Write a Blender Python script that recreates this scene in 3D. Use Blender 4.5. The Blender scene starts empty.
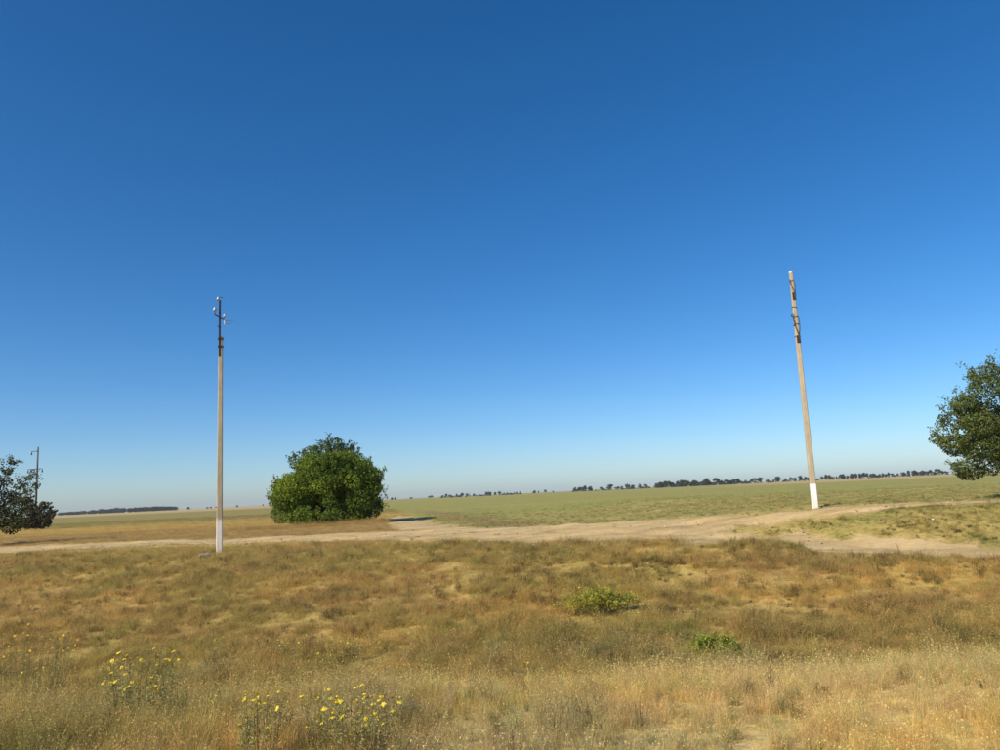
import bpy, math, random
import numpy as np
from mathutils import Matrix, Vector

random.seed(7)
rng = np.random.default_rng(11)
SC = bpy.context.scene
COL = SC.collection

# ------------------------------------------------------------------ camera
EYE = 1.56                       # eye above the verge at the left pole
FPX = 790.0                      # focal length in photo pixels (1000 wide)
PITCH, ROLL = 8.56, -2.67
cam_data = bpy.data.cameras.new('camera')
cam = bpy.data.objects.new('camera', cam_data)
COL.objects.link(cam)
cam_data.sensor_width = 36.0
cam_data.lens = FPX / 1000 * 36
cam_data.clip_start = 0.1
cam_data.clip_end = 30000
CAM_R = Matrix.Rotation(math.radians(90 + PITCH), 4, 'X') @ Matrix.Rotation(math.radians(ROLL), 4, 'Z')
cam.matrix_world = Matrix.Translation((0, 0, EYE)) @ CAM_R
SC.camera = cam

# ------------------------------------------------------------------ sky, sun, exposure
SUN_EL = math.radians(37.5)
SUN_TRAVEL = Vector((0.78, 0.62, 0)).normalized()      # shadows fall right and away
world = bpy.data.worlds.new('World')
SC.world = world
world.use_nodes = True
nt = world.node_tree
sky = nt.nodes.new('ShaderNodeTexSky')
sky.sky_type = 'NISHITA'
sky.sun_disc = False
sky.sun_elevation = SUN_EL
sky.sun_rotation = math.atan2(-SUN_TRAVEL.x, -SUN_TRAVEL.y)
sky.air_density = 0.74
sky.dust_density = 0.72
sky.ozone_density = 4.3
hs = nt.nodes.new('ShaderNodeHueSaturation')
hs.inputs['Saturation'].default_value = 1.28
nt.links.new(sky.outputs[0], hs.inputs['Color'])
nt.links.new(hs.outputs[0], nt.nodes['Background'].inputs[0])
nt.nodes['Background'].inputs[1].default_value = 0.14

sun_data = bpy.data.lights.new('sun', 'SUN')
sun_data.energy = 5.0
sun_data.angle = math.radians(0.53)
sun_data.color = (1.0, 0.93, 0.82)
sun = bpy.data.objects.new('sun', sun_data)
COL.objects.link(sun)
sdir = Vector((SUN_TRAVEL.x * math.cos(SUN_EL), SUN_TRAVEL.y * math.cos(SUN_EL), -math.sin(SUN_EL)))
sun.rotation_euler = sdir.to_track_quat('-Z', 'Y').to_euler()
sun.location = (-40, -30, 60)

SC.view_settings.view_transform = 'Standard'
SC.view_settings.look = 'None'
SC.view_settings.gamma = 1.0
SC.view_settings.exposure = 0.03
SC.view_settings.use_curve_mapping = False

# ------------------------------------------------------------------ numeric helpers
def sstep(a, b, x):
    t = np.clip((np.asarray(x, float) - a) / (b - a), 0, 1)
    return t * t * (3 - 2 * t)

def _hash(ix, iy, s):
    h = (ix * 374761393 + iy * 668265263 + s * 1442695041) & 0xFFFFFFFF
    h = ((h ^ (h >> 13)) * 1274126177) & 0xFFFFFFFF
    return ((h ^ (h >> 16)) & 0xFFFF) / 65535.0

def vnoise(x, y, s=0):
    x = np.asarray(x, float); y = np.asarray(y, float)
    ix = np.floor(x).astype(np.int64); iy = np.floor(y).astype(np.int64)
    fx = x - ix; fy = y - iy
    fx = fx * fx * (3 - 2 * fx); fy = fy * fy * (3 - 2 * fy)
    a = _hash(ix, iy, s); b = _hash(ix + 1, iy, s); c = _hash(ix, iy + 1, s); d = _hash(ix + 1, iy + 1, s)
    return (a * (1 - fx) + b * fx) * (1 - fy) + (c * (1 - fx) + d * fx) * fy

def fbm(x, y, s=0, n=4):
    v = 0; amp = .5; tot = 0
    for k in range(n):
        v = v + amp * vnoise(x * 2 ** k + 17.3 * k, y * 2 ** k - 9.1 * k, s + k); tot += amp; amp *= .5
    return v / tot                # 0..1, mean .5

def seg_dist(x, y, pts):
    """distance to a polyline and interpolated third column (half width)."""
    best = np.full(np.shape(x), 1e9); wid = np.zeros(np.shape(x))
    for (x0, y0, w0), (x1, y1, w1) in zip(pts[:-1], pts[1:]):
        dx, dy = x1 - x0, y1 - y0
        t = np.clip(((x - x0) * dx + (y - y0) * dy) / (dx * dx + dy * dy), 0, 1)
        d = np.hypot(x - x0 - t * dx, y - y0 - t * dy)
        m = d < best
        best = np.where(m, d, best); wid = np.where(m, w0 + t * (w1 - w0), wid)
    return best, wid

def pix_dir(px, py):
    v = Vector(((px - 500) / FPX, -(py - 375) / FPX, -1.0))
    return (CAM_R.to_3x3() @ v)

# ------------------------------------------------------------------ terrain shape
def crest_y(X):
    return np.interp(X, [-60, -22, -8, 0, 8, 13, 20, 40], [40, 32.5, 26.5, 25.6, 20.6, 18.0, 15.2, 10.5])
def crest_z(X):
    return np.interp(X, [-60, -12, 0, 4, 8, 13, 20, 40], [-.05, 0.0, 0.06, 0.0, -.22, -.5, -.7, -.9])
def plateau_z(X, Y):
    near = np.interp(X, [-60, -10, 0, 6, 11, 20, 60], [-.1, 0.02, 0.08, .30, .60, .55, .4])
    far = .10
    t = sstep(45, 160, Y)
    return near * (1 - t) + far * t
def height(X, Y):
    X = np.asarray(X, float); Y = np.asarray(Y, float)
    yc = crest_y(X); zc = crest_z(X)
    w = np.interp(X, [-5, 4, 9, 14, 30], [0.5, 2.5, 3.2, 3.2, 3.0])
    top = zc + (plateau_z(X, Y) - zc) * sstep(yc + w, yc + w + 4.2, Y)
    zb = -1.42 + .12 * np.sin(X * .23 + 1)
    yb = np.minimum(13.2, yc - 4.0)
    t = np.clip((Y - yb) / (yc - yb), 0, 1)
    bank = zb + (zc - zb) * (.35 * t + .65 * sstep(0, 1, t))
    bank = bank + .10 * (fbm(X * .45, Y * .45, 31) - .5) * sstep(0, .2, t) * (1 - sstep(.85, 1, t)) * 2
    sh = -.16 - .04 * np.sin(X * .4)
    near = sh + (zb - sh) * sstep(6.3, yb - 1.0, Y)
    z = np.where(Y < yb, near, np.where(Y < yc, bank, top))
    nz = sstep(400, 60, Y)
    z = z + nz * (.22 * (fbm(X * .22, Y * .22, 3) - .5) + .11 * (fbm(X * 1.1, Y * 1.1, 9, 3) - .5))
    # grassy hump beside the track mouth
    z = z + .22 * np.exp(-(((X - 6.3) / 1.1) ** 2 + ((Y - 20.8) / .8) ** 2))
    # swells of the open steppe
    z = z + sstep(250, 900, Y) * .5 * (fbm(X * .003, Y * .003, 71, 2) - .5)
    return z

MAIN = [(-120, 46, 2.9), (-60, 43.5, 2.9), (-22, 39.5, 2.8), (-12, 37.0, 2.6), (-5, 35.5, 2.4), (0, 33.6, 2.5), (5, 30.0, 1.7), (8.4, 27.2, .95), (14, 25.9, .95), (22, 26.5, 1.1), (60, 30, 1.2)]
BRANCH = [(-9, 36.0, 1.2), (-2.5, 32.0, 2.4), (1.8, 28.4, 3.0), (5, 25.6, 2.3), (8.0, 22.9, 1.7), (10.0, 21.7, 1.8), (13, 19.9, 1.75), (20, 16.8, 1.7), (40, 11.5, 1.8)]
SPUR = [(-2.6, 36.5, 1.8), (-4.8, 43, 1.3), (-6.3, 52, 1.3), (-7.8, 61, 1.1), (-10.0, 74, .2)]

def road_mask(X, Y):
    n = fbm(X * .55, Y * .55, 41, 4) - .5
    n2 = fbm(X * 2.2, Y * 2.2, 47, 3) - .5
    m = np.zeros(np.shape(X))
    for pts, soft in ((MAIN, .5), (BRANCH, .55), (SPUR, .5)):
        d, w = seg_dist(X, Y, pts)
        e = (w + (n * 1.6 + n2 * 1.3) * np.minimum(1, .35 + .25 * w) - d) / soft
        m = np.maximum(m, np.clip(.5 + .5 * e, 0, 1))
    return m

# colour zones of the ground (dry grass, crop, stubble): the land's own colours
def mix(a, b, t):
    t = np.asarray(t)[..., None]
    return a * (1 - t) + b * t
C_ = lambda *v: np.array(v, float)
TAN, GOLD, BROWN = C_(.65, .46, .155), C_(.67, .47, .135), C_(.51, .35, .13)
RUST, OLIVE, GREEN = C_(.54, .36, .13), C_(.50, .40, .12), C_(.22, .26, .065)
GREY, STRAW = C_(.54, .46, .22), C_(.80, .61, .265)

def near_tint(X, Y):
    """colour of the dry roadside vegetation."""
    a = fbm(X * .16, Y * .22, 101, 4); b = fbm(X * .33, Y * .5, 113, 4); c = fbm(X * .55, Y * .8, 127, 3); d = fbm(X * .28, Y * .4, 139, 4)
    col = np.broadcast_to(TAN, np.shape(X) + (3,)).copy()
    col = mix(col, BROWN, sstep(.44, .62, a) * .8)
    col = mix(col, GOLD, sstep(.52, .68, b) * .55)
    col = mix(col, OLIVE, sstep(.46, .64, d) * .7)
    col = mix(col, RUST, sstep(.56, .70, c) * .5)
    col = mix(col, BROWN * .9, sstep(13.5, 17, Y) * sstep(8, -2, X) * .25)
    left = sstep(2, -5, X)
    col = mix(col, BROWN, left * sstep(12, 7, Y) * .45)
    col = mix(col, RUST, np.exp(-(((X + 4.6) / 2.0) ** 2 + ((Y - 9.0) / 1.6) ** 2)) * .55)
    col = mix(col, STRAW, sstep(-3.5, 2, X) * sstep(14, 9, Y) * .72)
    col = mix(col, GREY, sstep(.5, .62, fbm(X * .35, Y * .5, 151, 3)) * sstep(15, 12, Y) * .4)
    col = mix(col, GREEN, np.exp(-(((X + 3.9) / .9) ** 2 + ((Y - 5.2) / .55) ** 2)) * .9)
    col = mix(col, OLIVE, sstep(17, 14.5, Y) * sstep(11.5, 13, Y) * .35)
    col = mix(col, GOLD * 1.15, sstep(.47, .6, fbm(X * .5, Y * .7, 161, 3)) * sstep(11, 8, Y) * sstep(-4, 0, X) * .6)
    return col

def field_side(X, Y):            # >0 right of the spur track
    xb = np.interp(Y, [30, 43, 57, 95, 130, 400, 7000], [-1.0, -3.6, -6.2, -12.5, -19, -75, -1400])
    return X - xb

CROP, CROP2, STUBBLE, DRYF = C_(.355, .345, .10), C_(.43, .345, .125), C_(.54, .42, .20), C_(.55, .39, .125)
def field_tint(X, Y):
    s = field_side(X, Y)
    st = fbm(X * .02, Y * .09, 201, 4); st2 = fbm(X * .012, Y * .03, 211, 3)
    right = mix(np.broadcast_to(CROP, np.shape(X) + (3,)), CROP2, sstep(.45, .65, st) * .7)
    right = mix(right, CROP2, sstep(62, 42, Y + 10 * (st2 - .5)) * sstep(2, 14, X) * .75)
    right = mix(right, C_(.30, .21, .10), np.exp(-((s - 3) / 1.6) ** 2) * .7 * sstep(120, 60, Y))
    right = mix(right, STUBBLE, sstep(330, 380, Y + .1 * X) * sstep(.22, .38, X / np.maximum(Y, 1)))
    left = mix(np.broadcast_to(DRYF, np.shape(X) + (3,)), C_(.43, .29, .12), sstep(.48, .6, st) * .7)
    left = mix(left, C_(.30, .265, .095), sstep(75, 115, Y + 40 * (st2 - .5)) * .8)
    left = mix(left, STUBBLE, sstep(330, 400, Y))
    return mix(left, right, sstep(-1.0, 1.0, s + 2 * (fbm(X * .4, Y * .4, 221) - .5)))

def ground_tint(X, Y):
    yc = crest_y(X)
    t = sstep(2.5, 6.0, Y - yc + np.interp(X, [-5, 8, 14], [-6.0, -4.0, -5.0]))
    n = near_tint(X, Y)
    verge = mix(n, C_(.27, .25, .075), sstep(4, 9, X) * sstep(30, 24, Y) * sstep(18.5, 21, Y) * (.55 + .4 * sstep(.4, .6, fbm(X * .6, Y * .6, 171, 3))))
    return mix(verge, field_tint(X, Y), t)

# ------------------------------------------------------------------ object helpers
def link_mesh(name, me, mat=None, parent=None):
    if mat is not None:
        me.materials.clear(); me.materials.append(mat)
    o = bpy.data.objects.new(name, me)
    COL.objects.link(o)
    if parent is not None:
        o.parent = parent
    return o
def tag(o, label=None, cat=None, group=None, kind=None):
    if label: o['label'] = label
    if cat: o['category'] = cat
    if group: o['group'] = group
    if kind: o['kind'] = kind
    return o
def empty(name, loc, rz=0):
    o = bpy.data.objects.new(name, None)
    COL.objects.link(o)
    o.location = loc; o.rotation_euler = (0, 0, rz); o.empty_display_size = .3
    return o
def quads_mesh(name, V, F, smooth=False, attr=None):
    """V (n,3), F (m,4) or (m,3) arrays; attr = dict name -> (n,3) colours."""
    V = np.asarray(V, np.float32); F = np.asarray(F, np.int32)
    me = bpy.data.meshes.new(name)
    k = F.shape[1]
    me.vertices.add(len(V)); me.vertices.foreach_set('co', V.ravel())
    me.loops.add(F.size); me.loops.foreach_set('vertex_index', F.ravel())
    me.polygons.add(len(F)); me.polygons.foreach_set('loop_start', np.arange(0, F.size, k, dtype=np.int32))
    me.polygons.foreach_set('use_smooth', np.full(len(F), smooth))
    me.update(calc_edges=True)
    for nme, c in (attr or {}).items():
        a = me.attributes.new(nme, 'FLOAT_COLOR', 'POINT')
        c4 = np.ones((len(V), 4), np.float32); c4[:, :3] = c
        a.data.foreach_set('color', c4.ravel())
    me.validate()
    return me

class MB:
    """collects small shapes into one mesh."""
    def __init__(s): s.v = []; s.f = []
    def add(s, vs, fs):
        b = len(s.v); s.v += [tuple(v) for v in vs]; s.f += [tuple(i + b for i in f) for f in fs]
    def ring_tube(s, path, radii, n=8, cap=True, square=False):
        path = [Vector(p) for p in path]
        vs = []; fs = []
        prev = None
        for i, p in enumerate(path):
            t = (path[min(i + 1, len(path) - 1)] - path[max(i - 1, 0)]).normalized()
            if prev is None:
                a = t.orthogonal().normalized() if abs(t.z) < .9 else Vector((1, 0, 0))
                a = (a - t * a.dot(t)).normalized()
            else:
                a = (prev - t * prev.dot(t)).normalized()
            prev = a; b = t.cross(a)
            r = radii[i] if hasattr(radii, '__len__') else radii
            for k in range(n):
                an = 2 * math.pi * k / n
                vs.append(p + (a * math.cos(an) + b * math.sin(an)) * r)
        for i in range(len(path) - 1):
            for k in range(n):
                fs.append((i * n + k, i * n + (k + 1) % n, (i + 1) * n + (k + 1) % n, (i + 1) * n + k))
        if cap:
            fs.append(tuple(reversed(range(n)))); fs.append(tuple(range((len(path) - 1) * n, len(path) * n)))
        s.add(vs, fs)
    def sections(s, secs):
        """stack of (z, outline[(x,y)...]) closed prism."""
        n = len(secs[0][1]); vs = [(x, y, z) for z, o in secs for x, y in o]; fs = []
        for i in range(len(secs) - 1):
            for k in range(n):
                fs.append((i * n + k, i * n + (k + 1) % n, (i + 1) * n + (k + 1) % n, (i + 1) * n + k))
        fs.append(tuple(reversed(range(n)))); fs.append(tuple(range((len(secs) - 1) * n, len(secs) * n)))
        s.add(vs, fs)
    def box(s, c, half, R=None):
        c = Vector(c); vs = []
        for z in (-1, 1):
            for x, y in ((-1, -1), (1, -1), (1, 1), (-1, 1)):
                p = Vector((x * half[0], y * half[1], z * half[2]))
                vs.append(c + (R @ p if R else p))
        s.add(vs, [(3, 2, 1, 0), (4, 5, 6, 7), (0, 1, 5, 4), (1, 2, 6, 5), (2, 3, 7, 6), (3, 0, 4, 7)])
    def lathe(s, c, prof, n=12, axis=None):
        c = Vector(c); vs = []; fs = []
        q = Vector((0, 0, 1)).rotation_difference(Vector(axis)) if axis else None
        for r, z in prof:
            for k in range(n):
                a = 2 * math.pi * k / n
                p = Vector((r * math.cos(a), r * math.sin(a), z))
                vs.append(c + (q @ p if q else p))
        m = len(prof)
        for i in range(m - 1):
            for k in range(n):
                fs.append((i * n + k, i * n + (k + 1) % n, (i + 1) * n + (k + 1) % n, (i + 1) * n + k))
        fs.append(tuple(reversed(range(n)))); fs.append(tuple(range((m - 1) * n, m * n)))
        s.add(vs, fs)
    def build(s, name, mat, parent=None, smooth=False):
        me = bpy.data.meshes.new(name)
        me.from_pydata(s.v, [], s.f); me.validate()
        if smooth: me.polygons.foreach_set('use_smooth', [True] * len(me.polygons))
        me.update()
        return link_mesh(name, me, mat, parent)

# ------------------------------------------------------------------ materials
def new_mat(name):
    m = bpy.data.materials.new(name); m.use_nodes = True
    return m, m.node_tree.nodes, m.node_tree.links, m.node_tree.nodes['Principled BSDF']
def n_noise(N, L, scale, detail=6, rough=.6, vec=None):
    t = N.new('ShaderNodeTexNoise'); t.inputs['Scale'].default_value = scale
    t.inputs['Detail'].default_value = detail; t.inputs['Roughness'].default_value = rough
    if vec is not None: L.new(vec, t.inputs['Vector'])
    return t.outputs['Fac']
def n_ramp(N, L, fac, stops):
    r = N.new('ShaderNodeValToRGB')
    while len(r.color_ramp.elements) < len(stops): r.color_ramp.elements.new(.5)
    for e, (p, c) in zip(r.color_ramp.elements, stops): e.position = p; e.color = (*c, 1)
    L.new(fac, r.inputs[0]); return r.outputs['Color']
def n_mix(N, L, fac, a, b, mode='MIX'):
    m = N.new('ShaderNodeMix'); m.data_type = 'RGBA'; m.blend_type = mode
    for s, v in ((m.inputs[0], fac), (m.inputs[6], a), (m.inputs[7], b)):
        if hasattr(v, 'links'): L.new(v, s)
        elif isinstance(v, (int, float)): s.default_value = v
        else: s.default_value = (*v, 1)
    return m.outputs[2]
def n_bump(N, L, h, strength, dist, bsdf):
    b = N.new('ShaderNodeBump'); b.inputs['Strength'].default_value = strength; b.inputs['Distance'].default_value = dist
    L.new(h, b.inputs['Height']); L.new(b.outputs[0], bsdf.inputs['Normal'])

def mat_ground():
    m, N, L, B = new_mat('dry_ground')
    g = N.new('ShaderNodeNewGeometry').outputs['Position']
    a = N.new('ShaderNodeAttribute'); a.attribute_name = 'tint'
    f = n_noise(N, L, 9, 8, .7, g); c = n_noise(N, L, 1.3, 6, .65, g); k = n_noise(N, L, 38, 4, .7, g)
    d = n_noise(N, L, .22, 6, .6, g)
    v = n_ramp(N, L, f, [(.25, (.45, .43, .40)), (.5, (.9, .9, .9)), (.75, (1.25, 1.2, 1.15))])
    col = n_mix(N, L, 1.0, a.outputs['Color'], v, 'MULTIPLY')
    v2 = n_ramp(N, L, c, [(.3, (.78, .76, .72)), (.7, (1.15, 1.14, 1.12))])
    col = n_mix(N, L, 1.0, col, v2, 'MULTIPLY')
    v4 = n_ramp(N, L, d, [(.3, (.86, .88, .86)), (.7, (1.1, 1.06, 1.0))])
    col = n_mix(N, L, 1.0, col, v4, 'MULTIPLY')
    v3 = n_ramp(N, L, k, [(.3, (.7, .7, .7)), (.7, (1.2, 1.2, 1.2))])
    col = n_mix(N, L, .8, col, v3, 'MULTIPLY')
    L.new(col, B.inputs['Base Color']); B.inputs['Roughness'].default_value = .95
    B.inputs['Specular IOR Level'].default_value = .1
    n_bump(N, L, f, .5, .06, B)
    return m
def mat_road():
    m, N, L, B = new_mat('dusty_soil')
    g = N.new('ShaderNodeNewGeometry').outputs['Position']
    sc_ = N.new('ShaderNodeMapping'); sc_.inputs['Scale'].default_value = (.35, 1.0, 1); L.new(g, sc_.inputs['Vector'])
    a = n_noise(N, L, .9, 6, .6, sc_.outputs[0]); b = n_noise(N, L, 7, 8, .7, g); c = n_noise(N, L, 60, 3, .6, g)
    col = n_ramp(N, L, a, [(.28, (.46, .32, .145)), (.5, (.58, .415, .19)), (.72, (.65, .475, .235))])
    st = N.new('ShaderNodeMapping'); st.inputs['Scale'].default_value = (.05, 1.3, 1); L.new(g, st.inputs['Vector'])
    e = n_noise(N, L, 1.6, 5, .65, st.outputs[0])
    col = n_mix(N, L, .85, col, n_ramp(N, L, e, [(.36, (.70, .68, .62)), (.5, (1, 1, 1)), (.68, (1.08, 1.07, 1.05))]), 'MULTIPLY')
    col = n_mix(N, L, .7, col, n_ramp(N, L, b, [(.3, (.72, .70, .67)), (.65, (1.08, 1.07, 1.05))]), 'MULTIPLY')
    col = n_mix(N, L, .5, col, n_ramp(N, L, c, [(.35, (.7, .7, .7)), (.7, (1.15, 1.15, 1.15))]), 'MULTIPLY')
    L.new(col, B.inputs['Base Color']); B.inputs['Roughness'].default_value = .95
    B.inputs['Specular IOR Level'].default_value = .15
    n_bump(N, L, b, .5, .04, B)
    return m
def leafy(name, attr_type, attr, mul=(1, 1, 1), transl=.3, rough=.75):
    m, N, L, B = new_mat(name)
    a = N.new('ShaderNodeAttribute'); a.attribute_type = attr_type; a.attribute_name = attr
    b = N.new('ShaderNodeAttribute'); b.attribute_name = 'blade'
    col = n_mix(N, L, 1.0, a.outputs['Color'], mul, 'MULTIPLY')
    if attr_type == 'INSTANCER':
        col = n_mix(N, L, 1.0, col, b.outputs['Color'], 'MULTIPLY')
    L.new(col, B.inputs['Base Color']); B.inputs['Roughness'].default_value = rough
    B.inputs['Specular IOR Level'].default_value = .22
    t = N.new('ShaderNodeBsdfTranslucent'); L.new(col, t.inputs['Color'])
    mx = N.new('ShaderNodeMixShader'); mx.inputs[0].default_value = transl
    L.new(B.outputs[0], mx.inputs[1]); L.new(t.outputs[0], mx.inputs[2])
    L.new(mx.outputs[0], N['Material Output'].inputs['Surface'])
    return m
def mat_concrete(name, base, dark, paint=None, edge=None, wear=.5):
    """weathered concrete; paint = colour of a limewash that flakes off."""
    m, N, L, B = new_mat(name)
    o = N.new('ShaderNodeTexCoord').outputs['Object']
    mp = N.new('ShaderNodeMapping'); mp.inputs['Scale'].default_value = (1, 1, .12); L.new(o, mp.inputs['Vector'])
    a = n_noise(N, L, 9, 6, .65, mp.outputs[0]); b = n_noise(N, L, 2.2, 5, .6, o); c = n_noise(N, L, 55, 4, .6, o)
    col = n_ramp(N, L, a, [(.3, dark), (.6, base), (.8, tuple(x * 1.18 for x in base))])
    col = n_mix(N, L, .6, col, n_ramp(N, L, b, [(.3, (.8, .77, .72)), (.7, (1.1, 1.1, 1.1))]), 'MULTIPLY')
    if paint:
        z = N.new('ShaderNodeSeparateXYZ'); L.new(o, z.inputs[0])
        mr = N.new('ShaderNodeMapRange'); L.new(z.outputs[2], mr.inputs[0])
        mr.inputs[1].default_value = edge[0]; mr.inputs[2].default_value = edge[1]; mr.inputs[3].default_value = 1; mr.inputs[4].default_value = 0
        d = n_noise(N, L, 7, 6, .7, o)
        s = N.new('ShaderNodeMath'); s.operation = 'MULTIPLY_ADD'; L.new(d, s.inputs[0]); s.inputs[1].default_value = wear; L.new(mr.outputs[0], s.inputs[2])
        dv = N.new('ShaderNodeMath'); dv.operation = 'DIVIDE'; L.new(s.outputs[0], dv.inputs[0]); dv.inputs[1].default_value = 1 + wear
        f = n_ramp(N, L, dv.outputs[0], [((wear * .5 + .42) / (1 + wear), (0, 0, 0)), ((wear * .5 + .52) / (1 + wear), (1, 1, 1))])
        col = n_mix(N, L, f, col, n_mix(N, L, .5, paint, n_ramp(N, L, b, [(.3, (.82, .8, .76)), (.7, (1, 1, 1))]), 'MULTIPLY'))
        mud = N.new('ShaderNodeMapRange'); L.new(z.outputs[2], mud.inputs[0])
        mud.inputs[1].default_value = .0; mud.inputs[2].default_value = .55; mud.inputs[3].default_value = .62; mud.inputs[4].default_value = 0
        mm = N.new('ShaderNodeMath'); mm.operation = 'MULTIPLY'; L.new(mud.outputs[0], mm.inputs[0]); L.new(d, mm.inputs[1])
        col = n_mix(N, L, mm.outputs[0], col, (.42, .31, .17))
        col = n_mix(N, L, .55, col, n_ramp(N, L, a, [(.30, (.72, .68, .6)), (.5, (1, 1, 1))]), 'MULTIPLY')
    L.new(col, B.inputs['Base Color']); B.inputs['Roughness'].default_value = .9; B.inputs['Specular IOR Level'].default_value = .25
    n_bump(N, L, c, .35, .01, B)
    return m
def mat_plain(name, c1, c2, rough=.6, scale=12, metal=0, spec=.4):
    m, N, L, B = new_mat(name)
    o = N.new('ShaderNodeTexCoord').outputs['Object']
    col = n_ramp(N, L, n_noise(N, L, scale, 6, .65, o), [(.3, c1), (.7, c2)])
    L.new(col, B.inputs['Base Color']); B.inputs['Roughness'].default_value = rough; B.inputs['Metallic'].default_value = metal
    B.inputs['Specular IOR Level'].default_value = spec
    n_bump(N, L, n_noise(N, L, scale * 4, 4, .6, o), .3, .01, B)
    return m

M_GROUND, M_ROAD = mat_ground(), mat_road()
M_GRASS = leafy('dry_grass_blades', 'INSTANCER', 'tint', transl=.5)
M_LEAF = leafy('tree_leaves', 'GEOMETRY', 'tint', transl=.36, rough=.65)
M_BARK = mat_plain('grey_brown_bark', (.07, .05, .035), (.17, .13, .095), .95, 6)
M_CONC = mat_concrete('weathered_concrete', (.50, .41, .27), (.33, .265, .17))
M_WASH_OLD = mat_concrete('flaking_limewash', (.50, .41, .27), (.33, .265, .17), (.76, .71, .62), (.7, 1.5), 1.3)
M_WASH = mat_concrete('fresh_limewash', (.42, .36, .27), (.3, .25, .19), (.88, .85, .80), (.96, 1.06), .12)
M_STEEL = mat_plain('dark_rusty_steel', (.018, .018, .022), (.055, .042, .036), .7, 18, .3)
M_GLASS = mat_plain('pale_insulator_glass', (.30, .35, .37), (.52, .56, .57), .15, 8, 0, .6)
M_PORC = mat_plain('pale_porcelain', (.55, .46, .38), (.70, .60, .52), .35, 8)
M_TAPE = mat_plain('black_tape', (.012, .012, .014), (.04, .038, .036), .75, 30)
M_WIRE = mat_plain('dark_wire', (.03, .028, .026), (.075, .065, .055), .6, 40)
M_STONE = mat_concrete('pale_stone', (.30, .245, .165), (.17, .14, .095))
M_STEM = mat_plain('green_brown_stem', (.17, .15, .06), (.30, .26, .11), .8, 30)
M_WHITE = mat_plain('white_scrap', (.62, .61, .58), (.86, .85, .82), .7, 20)

# ------------------------------------------------------------------ ground sheet
def axis_pts(lo_far, lo, hi, hi_far, step, grow):
    mid = list(np.arange(lo, hi + 1e-6, step)); out = mid[:]
    s = step; x = mid[-1]
    while x < hi_far: s *= grow; x += s; out.append(x)
    s = step; x = mid[0]; pre = []
    while x > lo_far: s *= grow; x -= s; pre.append(x)
    return np.array(pre[::-1] + out)
gx = axis_pts(-3400, -27, 27, 3400, .22, 1.09)
gy = axis_pts(-40, 4, 48, 4500, .2, 1.055)
GX, GY = np.meshgrid(gx, gy)
gm = road_mask(GX, GY)
gz = height(GX, GY) - .09 * gm
gt = ground_tint(GX, GY)
gt = mix(gt, C_(.55, .395, .175), sstep(.25, .6, gm))
nx, ny = len(gx), len(gy)
idx = np.arange(nx * ny).reshape(ny, nx)
gF = np.stack([idx[:-1, :-1], idx[:-1, 1:], idx[1:, 1:], idx[1:, :-1]], -1).reshape(-1, 4)
ground = link_mesh('ground', quads_mesh('ground', np.stack([GX, GY, gz], -1).reshape(-1, 3), gF, True, {'tint': gt.reshape(-1, 3)}), M_GROUND)
tag(ground, kind='structure')

# dirt road and its branches: one sheet that dives under the turf at its ragged edges
rx = np.arange(-60, 40.01, .2); ry = np.arange(9, 100, .2)
RX, RY = np.meshgrid(rx, ry)
rm = road_mask(RX, RY)
rz = height(RX, RY) - .09 * (1 - rm)
for pts in (MAIN, BRANCH):                                # wheel ruts
    d, w = seg_dist(RX, RY, pts)
    rz -= .06 * np.exp(-((d - .85) / .22) ** 2) * (.5 + fbm(RX * .3, RY * .3, 57, 2))
rz += .05 * (fbm(RX * 1.3, RY * 1.3, 61, 4) - .5)
keep = rm > .02
idx = np.full(RX.shape, -1); 
ri = np.arange(RX.size).reshape(RX.shape)
fq = np.stack([ri[:-1, :-1], ri[:-1, 1:], ri[1:, 1:], ri[1:, :-1]], -1).reshape(-1, 4)
fk = keep.ravel()[fq].any(1); fq = fq[fk]
used, inv = np.unique(fq, return_inverse=True)
RV = np.stack([RX, RY, rz], -1).reshape(-1, 3)[used]
road = link_mesh('dirt_road', quads_mesh('dirt_road', RV, inv.reshape(-1, 4), True), M_ROAD)
tag(road, kind='structure')

def surf(x, y):
    m = road_mask(np.array([x]), np.array([y]))[0]
    return float(height(np.array([x]), np.array([y]))[0] - (.09 * m if m < .5 else .09 * (1 - m)))
def at_pix(px, py, d0=2.0, d1=400.0):
    """where the line of sight through a photo pixel meets the land."""
    v = pix_dir(px, py)
    ds = np.exp(np.linspace(math.log(d0), math.log(d1), 3000))
    P = np.array([v.x, v.y, v.z])[None] * ds[:, None] / v.y + np.array([0, 0, EYE])
    below = P[:, 2] < height(P[:, 0], P[:, 1])
    i = int(np.argmax(below))
    return Vector((P[i, 0], P[i, 1], surf(P[i, 0], P[i, 1])))
def at_depth(px, py, d):
    v = pix_dir(px, py)
    return Vector((0, 0, EYE)) + v * (d / v.y)

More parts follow.
